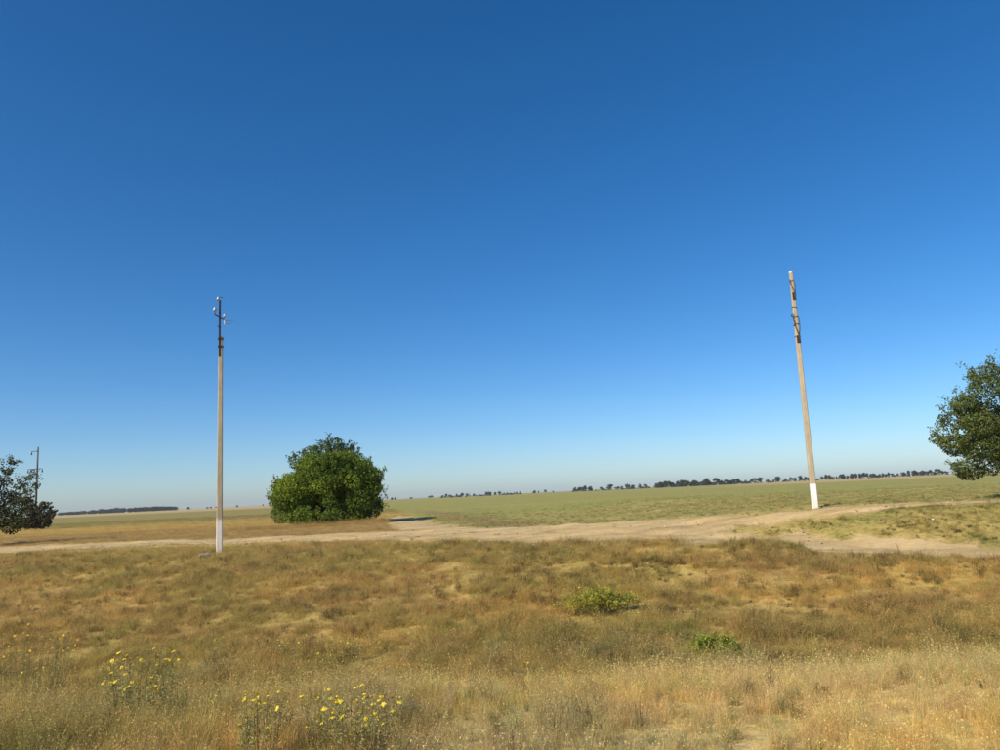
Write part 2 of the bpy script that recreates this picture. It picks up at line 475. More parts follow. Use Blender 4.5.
# ------------------------------------------------------------------ foliage builders
def leaf_quads(P, N_, size, rs, aspect=.62):
    """diamond shaped leaves at P facing N_ (both (n,3))."""
    n = len(P)
    r = rs.normal(size=(n, 3)); u = np.cross(N_, r); u /= np.linalg.norm(u, axis=1)[:, None] + 1e-9
    w = np.cross(N_, u); w /= np.linalg.norm(w, axis=1)[:, None] + 1e-9
    s = (np.broadcast_to(size, (n,)) * rs.uniform(.65, 1.35, n))[:, None]
    fold = N_ * s * .12
    V = np.stack([P - u * s, P - w * s * aspect + fold, P + u * s, P + w * s * aspect + fold], 1).reshape(-1, 3)
    F = np.arange(4 * n).reshape(n, 4)
    return V, F
def branch_paths(rs, base, tips, r0, wob=.12):
    """curved limbs from base to each tip."""
    mb = MB()
    for tip in tips:
        b = Vector(base); t = Vector(tip); L_ = (t - b).length; path = []
        for i in range(7):
            f = i / 6
            p = b.lerp(t, f) + Vector((0, 0, L_ * .10 * math.sin(f * math.pi)))
            if 0 < i < 6: p += Vector(rs.normal(size=3)) * wob * L_ * .25
            path.append(p)
        r = r0 * rs.uniform(.7, 1.1)
        mb.ring_tube(path, [max(.008, r * (1 - .85 * k / 6)) for k in range(7)], 6)
    return mb
def crown_mesh(name, clumps, leaf, per_m2, seed, col_a, col_b, sprays=0, spray_len=.5, aspect=.62, hole=.0):
    """clumps = [(centre, (rx,ry,rz), tone)]; leaves fill a thick shell of every clump; tone picks the leaf colour."""
    rs = np.random.default_rng(seed)
    PV = []; NV = []; TV = []
    for c, r, tone in clumps:
        c = np.array(c); r = np.array(r)
        n = int(per_m2 * 4 * math.pi * (r.mean() ** 2))
        d = rs.normal(size=(n, 3)); d /= np.linalg.norm(d, axis=1)[:, None]
        rad = 1 - np.abs(rs.normal(0, .22, n)); rad = np.clip(rad, .15, 1.0)
        bump = .82 + .45 * fbm(d[:, 0] * 3 + c[0] * 5 + d[:, 2] * 2, d[:, 1] * 3 + c[2] * 4 - d[:, 2] * 1.5, seed, 3)
        P = c + d * r * (rad * bump)[:, None]
        keep_ = fbm(P[:, 0] * 2.1 / max(r.mean(), .3) + P[:, 2] * 1.3, P[:, 1] * 2.0 / max(r.mean(), .3) - P[:, 2], seed + 9, 3) > hole
        P = P[keep_]; d = d[keep_]
        Nn = d * .5 + np.array([0, 0, .45]) + rs.normal(0, .55, d.shape)
        Nn /= np.linalg.norm(Nn, axis=1)[:, None]
        t = np.clip(tone + rs.normal(0, .16, len(P)), 0, 1)
        PV.append(P); NV.append(Nn); TV.append(t)
        for k in range(sprays):                          # leafy shoots poking past the outline
            dd = rs.normal(size=3); dd[2] = abs(dd[2]) * .9 + .1; dd /= np.linalg.norm(dd)
            st = c + dd * r * .9; q = rs.uniform(.4, 1.0) * spray_len; m_ = int(14 + 18 * q)
            f = rs.uniform(0, 1, m_)[:, None]
            P = st + (dd + np.array([0, 0, .15])) * f * q + rs.normal(0, .05 + .04 * q, (m_, 3))
            Nn = rs.normal(size=(m_, 3)) + np.array([0, 0, .5]); Nn /= np.linalg.norm(Nn, axis=1)[:, None]
            PV.append(P); NV.append(Nn); TV.append(np.clip(np.full(m_, tone) + rs.normal(0, .12, m_), 0, 1))
    P = np.concatenate(PV); Nn = np.concatenate(NV); T = np.concatenate(TV)
    V, F = leaf_quads(P, Nn, leaf, rs, aspect)
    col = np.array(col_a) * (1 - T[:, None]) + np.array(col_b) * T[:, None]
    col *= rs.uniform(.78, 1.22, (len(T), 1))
    return quads_mesh(name, V, F, False, {'tint': np.repeat(col, 4, 0)})
def clump_set(rs, c, R, n, rmin, rmax, tone=(.2, .8), zlow=-.9, fill=.55):
    """clumps scattered inside an ellipsoid, mostly near its skin."""
    out = []
    for i in range(n):
        while True:
            d = rs.normal(size=3); d /= np.linalg.norm(d)
            if d[2] > zlow: break
        f = fill + (1 - fill) * rs.uniform() ** .5
        r = rs.uniform(rmin, rmax)
        p = np.array(c) + d * (np.array(R) - r * .75) * f
        out.append((p, (r * rs.uniform(.9, 1.25), r * rs.uniform(.9, 1.25), r * rs.uniform(.7, .95)), rs.uniform(*tone)))
    return out

# ------------------------------------------------------------------ the three trees near the road
def make_tree(name, label, cat, base, clumps, trunk_r, leaf, dens, seed, ca, cb, tips, sprays=2, spray_len=.5, stems=1, hole=.36, fork=.25, aspect=.62):
    rs = np.random.default_rng(seed + 500)
    t = empty(name, base)
    mb = MB()
    H = max(c[0][2] + c[1][2] for c in clumps)
    for s in range(stems):
        o = Vector((rs.normal(0, .25), rs.normal(0, .25), -.25)) if stems > 1 else Vector((0, 0, -.25))
        lean = Vector((rs.normal(0, .2), rs.normal(0, .2), 0))
        top = Vector((0, 0, H * fork)) + lean
        path = [o.lerp(top, k / 5) + Vector((rs.normal(0, .03), rs.normal(0, .03), 0)) for k in range(6)]
        mb.ring_tube(path, [trunk_r * (1.35 if k == 0 else 1.0) * (1 - .35 * k / 5) for k in range(6)], 9)
    mb.build('trunk', M_BARK, t, True)
    bp = branch_paths(rs, (0, 0, H * fork * .9), tips, trunk_r * .5)
    bp.build('branches', M_BARK, t, True)
    link_mesh('crown', crown_mesh(name + '_crown', clumps, leaf, dens, seed, ca, cb, sprays, spray_len, aspect, hole), M_LEAF, t)
    return tag(t, label, cat)

# bright green round bush with a taller grey-green tree growing through it
bush = at_pix(329, 524)
S = bush.y / FPX                                         # metres per photo pixel there
rs = np.random.default_rng(21)
TOPX, TOPZ = [-56, -52, -44, -28, -14, 2, 19, 38, 49, 55], [17, 34, 46, 59, 68, 75, 74, 65, 51, 30]
cl = []
while len(cl) < 80:
    r = rs.uniform(.35, 1.15); rp = r / S
    x = rs.uniform(-48, 47); zt = np.interp(x, TOPX, TOPZ)
    if zt < rp * 1.2: continue
    f = rs.uniform(.10, 1) ** .6; z = max(rp * .55, f * (zt - rp * .85))
    dy = 38 * math.sqrt(max(.05, 1 - (x / 58) ** 2)) * math.sqrt(max(.05, 1 - (z / (zt + 4)) ** 2)) * rs.uniform(.55, 1)
    x = max(-50 + rp * .9, min(50 - rp * .9, x))
    cl.append(((x * S, rs.choice([-1, -1, 1]) * dy * S, z * S), (r * rs.uniform(.9, 1.3), r * rs.uniform(.9, 1.2), r * rs.uniform(.65, .9)), float(np.clip(rs.normal(.55, .32) - .004 * x, .05, 1))))  # tone falls off to the right: sunlit left side painted into the leaf colour
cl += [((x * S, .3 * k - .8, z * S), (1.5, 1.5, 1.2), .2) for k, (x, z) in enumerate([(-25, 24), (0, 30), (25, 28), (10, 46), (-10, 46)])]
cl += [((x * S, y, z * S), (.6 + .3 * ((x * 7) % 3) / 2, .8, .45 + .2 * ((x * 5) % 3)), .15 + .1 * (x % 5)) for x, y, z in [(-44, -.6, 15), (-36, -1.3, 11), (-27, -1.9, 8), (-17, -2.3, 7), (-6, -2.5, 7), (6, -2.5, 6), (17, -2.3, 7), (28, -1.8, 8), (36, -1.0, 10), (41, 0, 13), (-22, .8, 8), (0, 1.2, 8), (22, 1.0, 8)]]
make_tree('round_bush', 'big round bright green bush standing left of the bare track', 'bush', bush, cl, .13, .066, 190, 31,
          (.058, .105, .014), (.250, .315, .028), [c[0] for c in cl[::3]], 4, .6, 4, .40, .2)
b2x = at_depth(331, 520, bush.y + 3.0).x
b2 = Vector((b2x, bush.y + 3.0, surf(b2x, bush.y + 3.0)))
S2 = b2.y / FPX
rs = np.random.default_rng(22)
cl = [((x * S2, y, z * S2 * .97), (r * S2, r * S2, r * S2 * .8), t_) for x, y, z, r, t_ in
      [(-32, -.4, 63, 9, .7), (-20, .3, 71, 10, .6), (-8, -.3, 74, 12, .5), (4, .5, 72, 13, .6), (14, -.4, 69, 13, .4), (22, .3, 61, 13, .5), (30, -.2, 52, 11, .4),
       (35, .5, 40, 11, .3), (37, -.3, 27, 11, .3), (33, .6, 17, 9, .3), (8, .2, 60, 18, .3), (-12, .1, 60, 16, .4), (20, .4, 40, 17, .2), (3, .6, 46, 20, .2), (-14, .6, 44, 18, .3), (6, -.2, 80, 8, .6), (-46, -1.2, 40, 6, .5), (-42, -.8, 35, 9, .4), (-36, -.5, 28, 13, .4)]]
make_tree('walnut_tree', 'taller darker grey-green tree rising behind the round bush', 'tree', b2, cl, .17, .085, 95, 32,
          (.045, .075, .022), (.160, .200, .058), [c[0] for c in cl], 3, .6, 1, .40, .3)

# lacy tree cut by the right edge of the photograph
rt = Vector((0, 0, 0)); p = at_depth(1028, 497, 29.0); rt = Vector((p.x, 29.0, surf(p.x, 29.0)))
Sr = 29.0 / FPX
rs = np.random.default_rng(23)
zb_ = lambda py, px: ((472 - .0467 * (px - 1000)) - py) * Sr + EYE - rt.z
cl = [(((px - 1018) * Sr, y, zb_(py, px)), (r * Sr * 1.15, r * Sr * 1.1, r * Sr * .72), t_) for px, py, y, r, t_ in
      [(992, 374, 0, 13, .7), (985, 392, -.4, 14, .6), (975, 408, .3, 13, .6), (962, 405, -.3, 11, .7), (958, 422, .2, 13, .5), (972, 428, -.6, 17, .6), (990, 418, .2, 20, .4),
       (948, 443, -.2, 12, .7), (937, 441, .1, 6, .8), (962, 446, .4, 15, .5), (978, 452, -.5, 16, .4), (955, 470, -.2, 10, .5), (970, 474, .3, 11, .4), (988, 466, -.3, 16, .3), (990, 442, -.5, 17, .4),
       (1006, 380, .3, 18, .5), (1012, 400, -.5, 22, .4), (1010, 430, .4, 24, .3), (1012, 460, -.2, 22, .3), (1030, 372, 0, 18, .6), (1045, 395, .3, 22, .5), (1055, 420, -.3, 24, .5), (1065, 445, .2, 22, .5), (1050, 466, -.4, 22, .4), (1080, 460, .4, 16, .5), (1010, 445, 1.6, 24, .3), (1025, 420, 1.8, 26, .4), (1020, 440, -1.6, 26, .5), (1035, 405, -1.3, 22, .5)]]
make_tree('elm_tree', 'dark green lacy-leaved tree cut by the right edge of the picture', 'tree', rt, cl, .17, .050, 400, 33,
          (.048, .074, .020), (.195, .225, .055), [c[0] for c in cl[::2]], 7, .5, 1, .43, .28, .5)

# dark tree at the left edge, beyond the road, with upright sprays
lt = Vector((0, 0, 0)); p = at_depth(-14, 540, 46.0); lt = Vector((p.x, 46.0, surf(p.x, 46.0)))
Sl = 46.0 / FPX
zl_ = lambda py, px: ((518.6 - .0467 * px) - py) * Sl + EYE - lt.z
cl = [(((px + 14) * Sl, y, zl_(py, px)), (r * Sl * .98, r * Sl * .9, r * Sl * .72), t_) for px, py, y, r, t_ in
      [(4, 518, -.3, 14, .3), (-8, 505, .2, 17, .3), (6, 500, .3, 10, .5), (12, 512, .0, 11, .3), (20, 522, -.4, 10, .4), (8, 528, .2, 10, .2), (-2, 484, .1, 9, .5), (-14, 488, -.3, 15, .4), (4, 474, 0, 5, .6),
       (8, 465, .1, 3.5, .6), (18, 488, -.2, 5, .6), (23, 480, .2, 3.5, .7), (27, 494, -.1, 4.5, .6), (31, 490, 0, 2.6, .7), (20, 502, .2, 6, .5), (-30, 500, .2, 20, .3), (-36, 518, -.2, 17, .3), (-26, 478, .3, 13, .5), (-16, 522, .5, 15, .2), (-20, 510, -.9, 16, .4)]]
make_tree('roadside_tree', 'dark tree with upright leafy shoots at the left edge beyond the road', 'tree', lt, cl, .13, .060, 215, 34,
          (.036, .050, .018), (.135, .145, .050), [c[0] for c in cl], 6, .6, 1, .41, .2)
# low reddish bush tucked against it
p = at_depth(38, 530, 90.0); lb = Vector((p.x, 90.0, surf(p.x, 90.0))); Sb = 90.0 / FPX
zq_ = lambda py, px: ((518.6 - .0467 * px) - py) * Sb + EYE - lb.z
cl = [(((px - 38) * Sb, y, zq_(py, px)), (r * Sb * 1.2, r * Sb, r * Sb * .85), t_) for px, py, y, r, t_ in
      [(32, 512, 0, 7, .7), (40, 514, .2, 8, .5), (46, 519, -.2, 6, .6), (34, 522, -.2, 8, .3), (38, 524, .2, 7, .2), (30, 525, -.3, 6, .3), (45, 525, -.2, 5, .3), (43, 506, .1, 4, .8), (28, 505, .1, 5, .8), (51, 516, 0, 3, .7)]]
make_tree('low_bush', 'low dark green-brown bush at the foot of the small far power pole', 'bush', lb, cl, .10, .12, 70, 35,
          (.042, .042, .020), (.125, .105, .048), [c[0] for c in cl], 4, .4, 3, .36, .3)

CLEAR = []                                               # spots where the grass thins out
# two low yellow-green shrubs in the ditch
def shrub(label, px, py, wpx, hpx, seed, ca, cb):
    b = at_pix(px, py); s = b.y / FPX
    rs = np.random.default_rng(seed)
    W, H = wpx * s / 2 * 1.1, hpx * s * .92
    CLEAR.append((b.x, b.y, W, W * .6))
    t = empty('low_shrub', b)
    mb = MB(); PV = []; NV = []; TV = []
    for k in range(95):
        a = rs.uniform(0, 2 * math.pi); q = rs.uniform(.15, 1) ** .7
        tip = Vector((math.cos(a) * W * q, math.sin(a) * W * .62 * q, H * (1.05 - .65 * q * q) * rs.uniform(.7, 1.1)))
        st = Vector((math.cos(a) * W * .25 * q, math.sin(a) * W * .2 * q, -.03))
        path = [st.lerp(tip, f) + Vector((0, 0, H * .18 * math.sin(f * math.pi))) for f in (0, .25, .5, .75, 1)]
        mb.ring_tube(path, [.005, .004, .003, .0025, .0015], 5)
        m = int(40 * s * 60); f = rs.uniform(.3, 1.05, m)
        base = np.array([np.interp(f, (0, .25, .5, .75, 1), [p_[j] for p_ in path]) for j in range(3)]).T
        P = base + rs.normal(0, .035, (m, 3)); Nn = rs.normal(size=(m, 3)) * .7 + np.array([0, 0, .7]); Nn /= np.linalg.norm(Nn, axis=1)[:, None]
        PV.append(P); NV.append(Nn); TV.append(np.clip(rs.uniform(.1, .9) + rs.normal(0, .15, m), 0, 1))
    mb.build('stems', M_STEM, t)
    P = np.concatenate(PV); Nn = np.concatenate(NV); T = np.concatenate(TV)[:, None]
    V, F = leaf_quads(P, Nn, .024, rs, .45)
    col = (np.array(ca) * (1 - T) + np.array(cb) * T) * rs.uniform(.75, 1.25, (len(P), 1))
    link_mesh('foliage', quads_mesh('shrub_foliage', V, F, False, {'tint': np.repeat(col, 4, 0)}), M_LEAF, t)
    return tag(t, label, 'shrub', 'low shrubs in the ditch')
shrub('wider yellow-green shrub on the grassy bank below the bare track', 598, 615, 82, 28, 51, (.21, .225, .034), (.55, .50, .07))
shrub('smaller green shrub low in the ditch, nearest the camera of the two', 714, 660, 62, 26, 52, (.18, .22, .034), (.46, .46, .065))

# ------------------------------------------------------------------ utility poles
def rect(w, d, ch):
    """chamfered rectangle outline."""
    return [(-w + ch, -d), (w - ch, -d), (w, -d + ch), (w, d - ch), (w - ch, d), (-w + ch, d), (-w, d - ch), (-w, -d + ch)]
def shaft_sections(z0, z1, H, w0, w1, d0, d1, n=8):
    out = []
    for k in range(n + 1):
        z = z0 + (z1 - z0) * k / n; f = z / H
        out.append((z, rect(w0 + (w1 - w0) * f, d0 + (d1 - d0) * f, .018)))
    return out

# left pole: concrete shaft, flaking limewash at the foot, steel top with glass insulators
pl = at_pix(219.3, 553, 20, 40); DL = pl.y
pole = empty('utility_pole', pl, math.radians(16))
tag(pole, 'slim concrete pole with steel top and flaking white foot beside the left road', 'pole')
HL = 217 * DL / FPX
m = MB(); m.sections(shaft_sections(1.85, HL, HL, .098, .068, .098, .068)); m.build('shaft', M_CONC, pole)
m = MB(); m.sections(shaft_sections(-.5, 1.85, HL, .098, .068, .098, .068, 4)); tag(m.build('painted_foot', M_WASH_OLD, pole), 'flaking white limewash on the pole foot')
m = MB()
topz = HL + 37 * DL / FPX
m.box((-.03, -.073, (HL - .75 + topz) / 2), (.032, .004, (topz - HL + .75) / 2))       # steel angle
m.box((-.062, -.045, (HL - .75 + topz) / 2), (.004, .026, (topz - HL + .75) / 2))
m.build('steel_upright', M_STEEL, pole)
for z in (HL - .10, HL - .38):
    m = MB(); w_ = .082
    for sx, sy, hx, hy in ((0, -.086, w_, .006), (0, .080, w_, .006), (-.084, 0, .006, .086), (.080, 0, .006, .080)):
        m.box((sx, sy, z), (hx, hy, .028))
    m.build('clamp_band', M_STEEL, pole)
INS = [(0, 0), (.028, 0), (.034, .03), (.06, .035), (.064, .055), (.04, .07), (.048, .09), (.03, .125), (.018, .14), (0, .142)]
def insulator(parent, foot, top, mat, s=1.0):
    o = MB(); foot = Vector(foot); top = Vector(top)
    o.ring_tube([foot, top], .011, 6)
    pin = o.build('insulator_pin', M_STEEL, parent)
    g = MB(); g.lathe(top - Vector((0, 0, .03)), [(max(r, .002) * s, z * s) for r, z in INS], 12)
    return g.build('insulator', mat, parent, True)
za = topz - .62
m = MB(); m.ring_tube([(-.20, -.09, za + .09), (-.05, -.092, za), (.13, -.10, za - .10)], [.022, .024, .018], 6); m.build('crossarm', M_STEEL, pole)
insulator(pole, (-.19, -.09, za + .09), (-.20, -.09, za + .24), M_GLASS, 1.15)
insulator(pole, (.12, -.10, za - .10), (.125, -.10, za + .02), M_PORC, .8)
m = MB(); m.ring_tube([(.125, -.10, za - .09), (.13, -.10, za - .26)], .02, 6); m.build('hook', M_PORC, pole)
insulator(pole, (-.03, -.06, topz - .05), (-.09, -.06, topz + .02), M_GLASS, 1.0)
m = MB(); m.ring_tube([(-.09, -.06, topz + .10), (0, -.07, topz + .12), (.07, -.08, topz + .09)], .012, 5); m.build('wire_stub', M_WIRE, pole)
m = MB(); m.ring_tube([(.12, -.10, za - .12), (.3, -.14, za - .13), (.44, -.18, za - .12)], .007, 5); m.ring_tube([(.13, -.10, za - .22), (.3, -.14, za - .24), (.42, -.18, za - .22)], .006, 5); m.build('wire_stub', M_WIRE, pole)
m = MB(); m.box((-.07, -.09, HL + .33), (.05, .01, .012)); m.build('step_bolt', M_STEEL, pole)

# right pole: thicker concrete shaft, crisp white foot, wires and tape wound round the head
prt = at_pix(815.3, 508, 15, 40); DR = prt.y
pole = empty('utility_pole', prt, math.radians(-12))
tag(pole, 'concrete pole with bright white foot and wires wound round its head', 'pole')
HR = 238 * DR / FPX
W0, W1 = .101, .064
m = MB(); m.sections(shaft_sections(.84, HR, HR, W0, W1, W0, W1)); m.build('shaft', M_CONC, pole)
m = MB(); m.sections(shaft_sections(-.5, .84, HR, W0 + .002, W1 + .002, W0 + .002, W1 + .002, 3)); tag(m.build('painted_foot', M_WASH, pole), 'crisp white limewashed pole foot')
ZR = lambda py: HR * (508 - py) / (508 - 269.5)
m = MB(); m.lathe((0, 0, HR - .015), [(.002, -.02), (.06, 0), (.075, .05), (.06, .10), (.035, .125), (.002, .13)], 14); m.build('pole_cap', M_PORC, pole, True)
def wid(z): return W0 + (W1 - W0) * z / HR
for y0, y1, sx in ((289.5, 297.5, .6), (334.5, 342.5, .6)):
    z0, z1 = ZR(y1), ZR(y0); w_ = wid((z0 + z1) / 2)
    m = MB(); n = 6
    m.sections([(z0 + (z1 - z0) * k / n, [(x + .022, y) for x, y in rect(w_ * .88 + .006 * (k % 2), w_ + .012 + .004 * (k % 2), .02)]) for k in range(n + 1)])
    m.build('tape_wrap', M_TAPE, pole)
for y in (277, 305.5, 315, 323.5, 335):
    z = ZR(y); w_ = wid(z) + .010; m = MB(); pts_ = []
    for k in range(17):
        a = 2 * math.pi * k / 16
        pts_.append((max(-1, min(1, 1.25 * math.cos(a))) * w_, max(-1, min(1, 1.25 * math.sin(a))) * w_, z + .03 * math.sin(a + y)))
    m.ring_tube(pts_, .012, 5); m.build('wire_loop', M_WIRE, pole)
def strand(pts_, r=.013):
    m = MB(); P = []
    for (x, y), nxt in zip(pts_[:-1], pts_[1:]):
        for k in range(3):
            f = k / 3; P.append((x + (nxt[0] - x) * f, -.10 - .02 * math.sin(f * 3), ZR(y + (nxt[1] - y) * f)))
    P.append((pts_[-1][0], -.09, ZR(pts_[-1][1])))
    m.ring_tube(P, r, 5); m.build('wire', M_WIRE, pole)
strand([(-.085, 276), (-.075, 281), (.02, 287), (.06, 297)])
strand([(.065, 279), (.085, 284), (.08, 290), (.05, 298)])
strand([(-.09, 312), (-.10, 318), (-.04, 326), (.03, 333), (.05, 338)])
strand([(.06, 315), (.10, 318), (.10, 327), (.06, 335), (.06, 341)], .016)
strand([(-.06, 318), (-.075, 324), (.0, 331), (.05, 337)], .010)
m = MB(); m.ring_tube([(-.085, -.09, ZR(316)), (-.15, -.09, ZR(314.5)), (-.13, -.10, ZR(313))], .018, 6); m.build('hook', M_STEEL, pole)

# far power pole with two crossarms
pf = at_depth(35.0, 524, 135.0); pf = Vector((pf.x, 135.0, surf(pf.x, 135.0)))
pole = empty('power_pole', pf, math.radians(-8))
tag(pole, 'small far power pole with two crossarms behind the left edge tree', 'pole')
SF = 135.0 / FPX
HF = (516.9 - 449) * SF + EYE - pf.z
zf = lambda py: (516.9 - py) * SF + EYE - pf.z
m = MB(); m.ring_tube([(0, 0, -.5), (0, 0, HF * .5), (0, 0, HF)], [.20, .165, .12], 10); m.build('shaft', mat_concrete('dark_concrete', (.17, .15, .125), (.10, .09, .08)), pole, True)
def arm(z, xs):
    m = MB(); m.box(((xs[0] + xs[1]) / 2, -.17, z), ((xs[1] - xs[0]) / 2, .035, .05)); m.build('crossarm', M_STEEL, pole)
arm(zf(453.3), (-6.2 * SF, .25)); arm(zf(471), (-9.5 * SF, 6.6 * SF))
for x, z in ((-6.0 * SF, zf(453.3)), (-9.2 * SF, zf(471)), (6.3 * SF, zf(471))):
    m = MB(); m.lathe((x, -.17, z - .62), [(.01, 0), (.10, .02), (.12, .12), (.07, .15), (.12, .24), (.07, .28), (.12, .37), (.04, .42), (.02, .60)], 10); m.build('insulator', M_STEEL, pole, True)
m = MB()
for sgn in (-1, 1): m.ring_tube([(sgn * 4.0 * SF, -.16, zf(471)), (0, -.16, zf(471) - .9)], .03, 5)
m.build('brace', M_STEEL, pole)

# ------------------------------------------------------------------ stones and scraps
def stone(name, label, cat, p, size, seed, mat, flat=.6):
    rs = np.random.default_rng(seed); m = MB()
    prof = [(.5, -.5), (.9, -.35), (1, -.05), (.92, .25), (.55, .45)]
    vs = []; n = 9
    for r, z in prof:
        for k in range(n):
            a = 2 * math.pi * k / n; q = r * rs.uniform(.78, 1.15)
            vs.append((math.cos(a) * q * size[0], math.sin(a) * q * size[1], (z + rs.uniform(-.06, .06) + .3) * size[2] * 1.6))
    fs = [(i * n + k, i * n + (k + 1) % n, (i + 1) * n + (k + 1) % n, (i + 1) * n + k) for i in range(4) for k in range(n)]
    fs += [tuple(reversed(range(n))), tuple(range(4 * n, 5 * n))]
    m.add(vs, fs); o = m.build(name, mat); o.location = p; o.rotation_euler = (rs.uniform(-.1, .1), rs.uniform(-.1, .1), rs.uniform(0, 3))
    return tag(o, label, cat)
p = at_pix(205, 559.5)
blk = MB(); rs = np.random.default_rng(5)
blk.sections([(-.15, [(-.15, -.10), (.14, -.11), (.15, .09), (-.13, .11)]), (.13, [(-.165, -.115), (.155, -.125), (.17, .105), (-.15, .12)]), (.17, [(-.14, -.095), (.13, -.10), (.14, .08), (-.12, .10)])])
o = blk.build('concrete_block', M_STONE); o.location = p + Vector((0, 0, .02)); o.rotation_euler = (.16, -.12, .5)
tag(o, 'small broken concrete block in the grass left of the limewashed pole foot', 'block')
for name, label, px, py, s, sd in (('white_stone', 'small white stone at the bank top in the middle of the picture', 533.5, 547, .045, 1),
                                   ('white_stone', 'tiny white stone low on the right bank below the track', 809, 621, .035, 2),
                                   ('white_stone', 'small white stone on the grass island under the right edge tree', 933, 521.5, .04, 3),
                                   ('white_stone', 'pale stone at the edge of the bare track left of the grass island', 665, 527.5, .03, 4)):
    q = at_pix(px, py); stone(name, label, 'stone', q + Vector((0, 0, s * .9)), (s, s * .8, s * .7), sd, M_WHITE)['group'] = 'white stones in the grass'

# ------------------------------------------------------------------ far trees on the horizon
def far_protos():
    out = []
    for k in range(5):
        rs = np.random.default_rng(300 + k)
        H = 1.0; w = [.42, .5, .36, .46, .62][k]
        cl = clump_set(rs, (0, 0, .53), (w, w * .8, .46), 14, .10, .20, (.1, .9), -.95, .4)
        me = crown_mesh('far_crown', cl, .042, 420, 310 + k, (.040, .060, .036), (.090, .115, .055), 0, 0, .7, .3)
        me.materials.append(M_LEAF)
        mb = MB(); mb.ring_tube([(0, 0, -.12), (.01, 0, .25), (0, .01, .55)], [.035, .028, .015], 6)
        for j in range(3):
            a = rs.uniform(0, 6.28); mb.ring_tube([(0, 0, .28), (math.cos(a) * w * .5, math.sin(a) * w * .5, .62)], [.018, .008], 5)
        tm = bpy.data.meshes.new('far_trunk'); tm.from_pydata(mb.v, [], mb.f); tm.validate(); tm.materials.append(M_BARK)
        out.append((me, tm))
    return out
FP = far_protos()
def far_tree(px, hpx, dist, label, group, k, wide=1.0):
    v = pix_dir(px, 495 - .0467 * (px - 500)); x = v.x / v.y * dist
    h = hpx * dist / FPX
    t = empty('far_tree', (x, dist, float(height(np.array([x]), np.array([dist]))[0])), random.uniform(0, 6.28))
    t.scale = (h * wide, h * wide, h)
    me, tm = FP[k % 5]
    link_mesh('trunk', tm, None, t); link_mesh('crown', me, None, t)
    return tag(t, label, 'tree', group)
WORDS = 'first second third fourth fifth sixth seventh eighth ninth tenth eleventh twelfth thirteenth fourteenth fifteenth sixteenth'.split()
def ordn(j, n):
    if j == 0: return 'leftmost'
    if j == n - 1: return 'rightmost'
    return WORDS[j] + ' from left,' if j < (n + 1) // 2 else WORDS[n - 1 - j] + ' from right,'
SEG = [
    ([391, 396, 411, 430], 3.2, 1150, 'of the sparse skyline trees just right of the round bush', 'sparse skyline trees beside the bush'),
    ([443, 447, 451, 456, 462, 468, 473, 486, 489.5, 494.5, 500], 4.2, 1000, 'small dark tree in the skyline row left of the picture middle', 'skyline row left of the middle'),
    ([508, 511, 514, 517, 520, 534, 538, 546, 554], 3.0, 1000, 'very low tree in the skyline gap between the two middle rows', 'low skyline trees in the middle gap'),
    ([574, 576, 580, 584, 591, 601.5, 610, 617, 622, 627, 633, 640, 645], 5.0, 900, 'tree in the spaced skyline row left of the dense tall clump', 'spaced skyline row in the middle'),
    ([659, 662, 665, 668, 673, 678.5, 682, 688, 691, 695, 703.6, 707, 710, 716, 719, 722, 726, 731], 6.7, 820, 'tree in the dense tall skyline clump left of the right pole', 'dense tall skyline clump'),
    ([738, 741, 746, 749, 754, 761, 767, 773, 779, 786, 791, 796, 801, 805, 809], 5.0, 880, 'tree in the skyline run ending at the right pole', 'skyline row up to the right pole'),
    ([822, 826, 829, 833, 837, 841, 844, 848, 852, 857, 860, 864, 867, 870, 873, 876, 879, 883, 886, 889, 893, 898, 905, 909, 915, 919, 922, 929, 934, 938, 942, 947], 5.2, 850, 'tree in the skyline row between right pole and right tree', 'skyline row right of the right pole'),
    ([187.5, 190, 207, 211, 216], 2.6, 1150, 'tiny skyline tree between the left wood and the left pole', 'tiny skyline trees by the left pole'),
    ([238, 262], 2.4, 1200, 'tiny skyline tree between the left pole and the round bush', 'tiny skyline trees by the round bush'),
]
kk = 0
for xs, h, d, lab, grp in SEG:
    for j, x in enumerate(xs):
        kk += random.choice((1, 2, 3))
        x += random.uniform(-.9, .9)
        far_tree(x, h * random.uniform(.6, 1.22), d * random.uniform(.96, 1.05), ordn(j, len(xs)) + ' ' + lab, grp, kk, random.uniform(.8, 1.7))
# the far wood on the left reads as one mass
rs = np.random.default_rng(77); cl = []
for i in range(150):
    px = rs.uniform(54, 176); d = rs.uniform(1250, 1380); v = pix_dir(px, 516); x = v.x / v.y * d
    prof = np.interp(px, [54, 75, 100, 115, 135, 160, 176], [2.6, 3.0, 3.8, 4.6, 4.0, 4.2, 3.2]) * rs.uniform(.75, 1.1)
    h = prof * d / FPX; zg = float(height(np.array([x]), np.array([d]))[0])
    cl.append(((x, d, zg + h * .55), (h * .7, h * .6, h * .5), rs.uniform(.1, .8)))
wood = link_mesh('far_wood', crown_mesh('far_wood', cl, .42, 3.0, 78, (.022, .036, .022), (.05, .066, .034), 0, 0, .7, .2), M_LEAF)
tag(wood, 'long dark wood on the far left skyline beyond the small power pole', 'wood', kind='stuff')

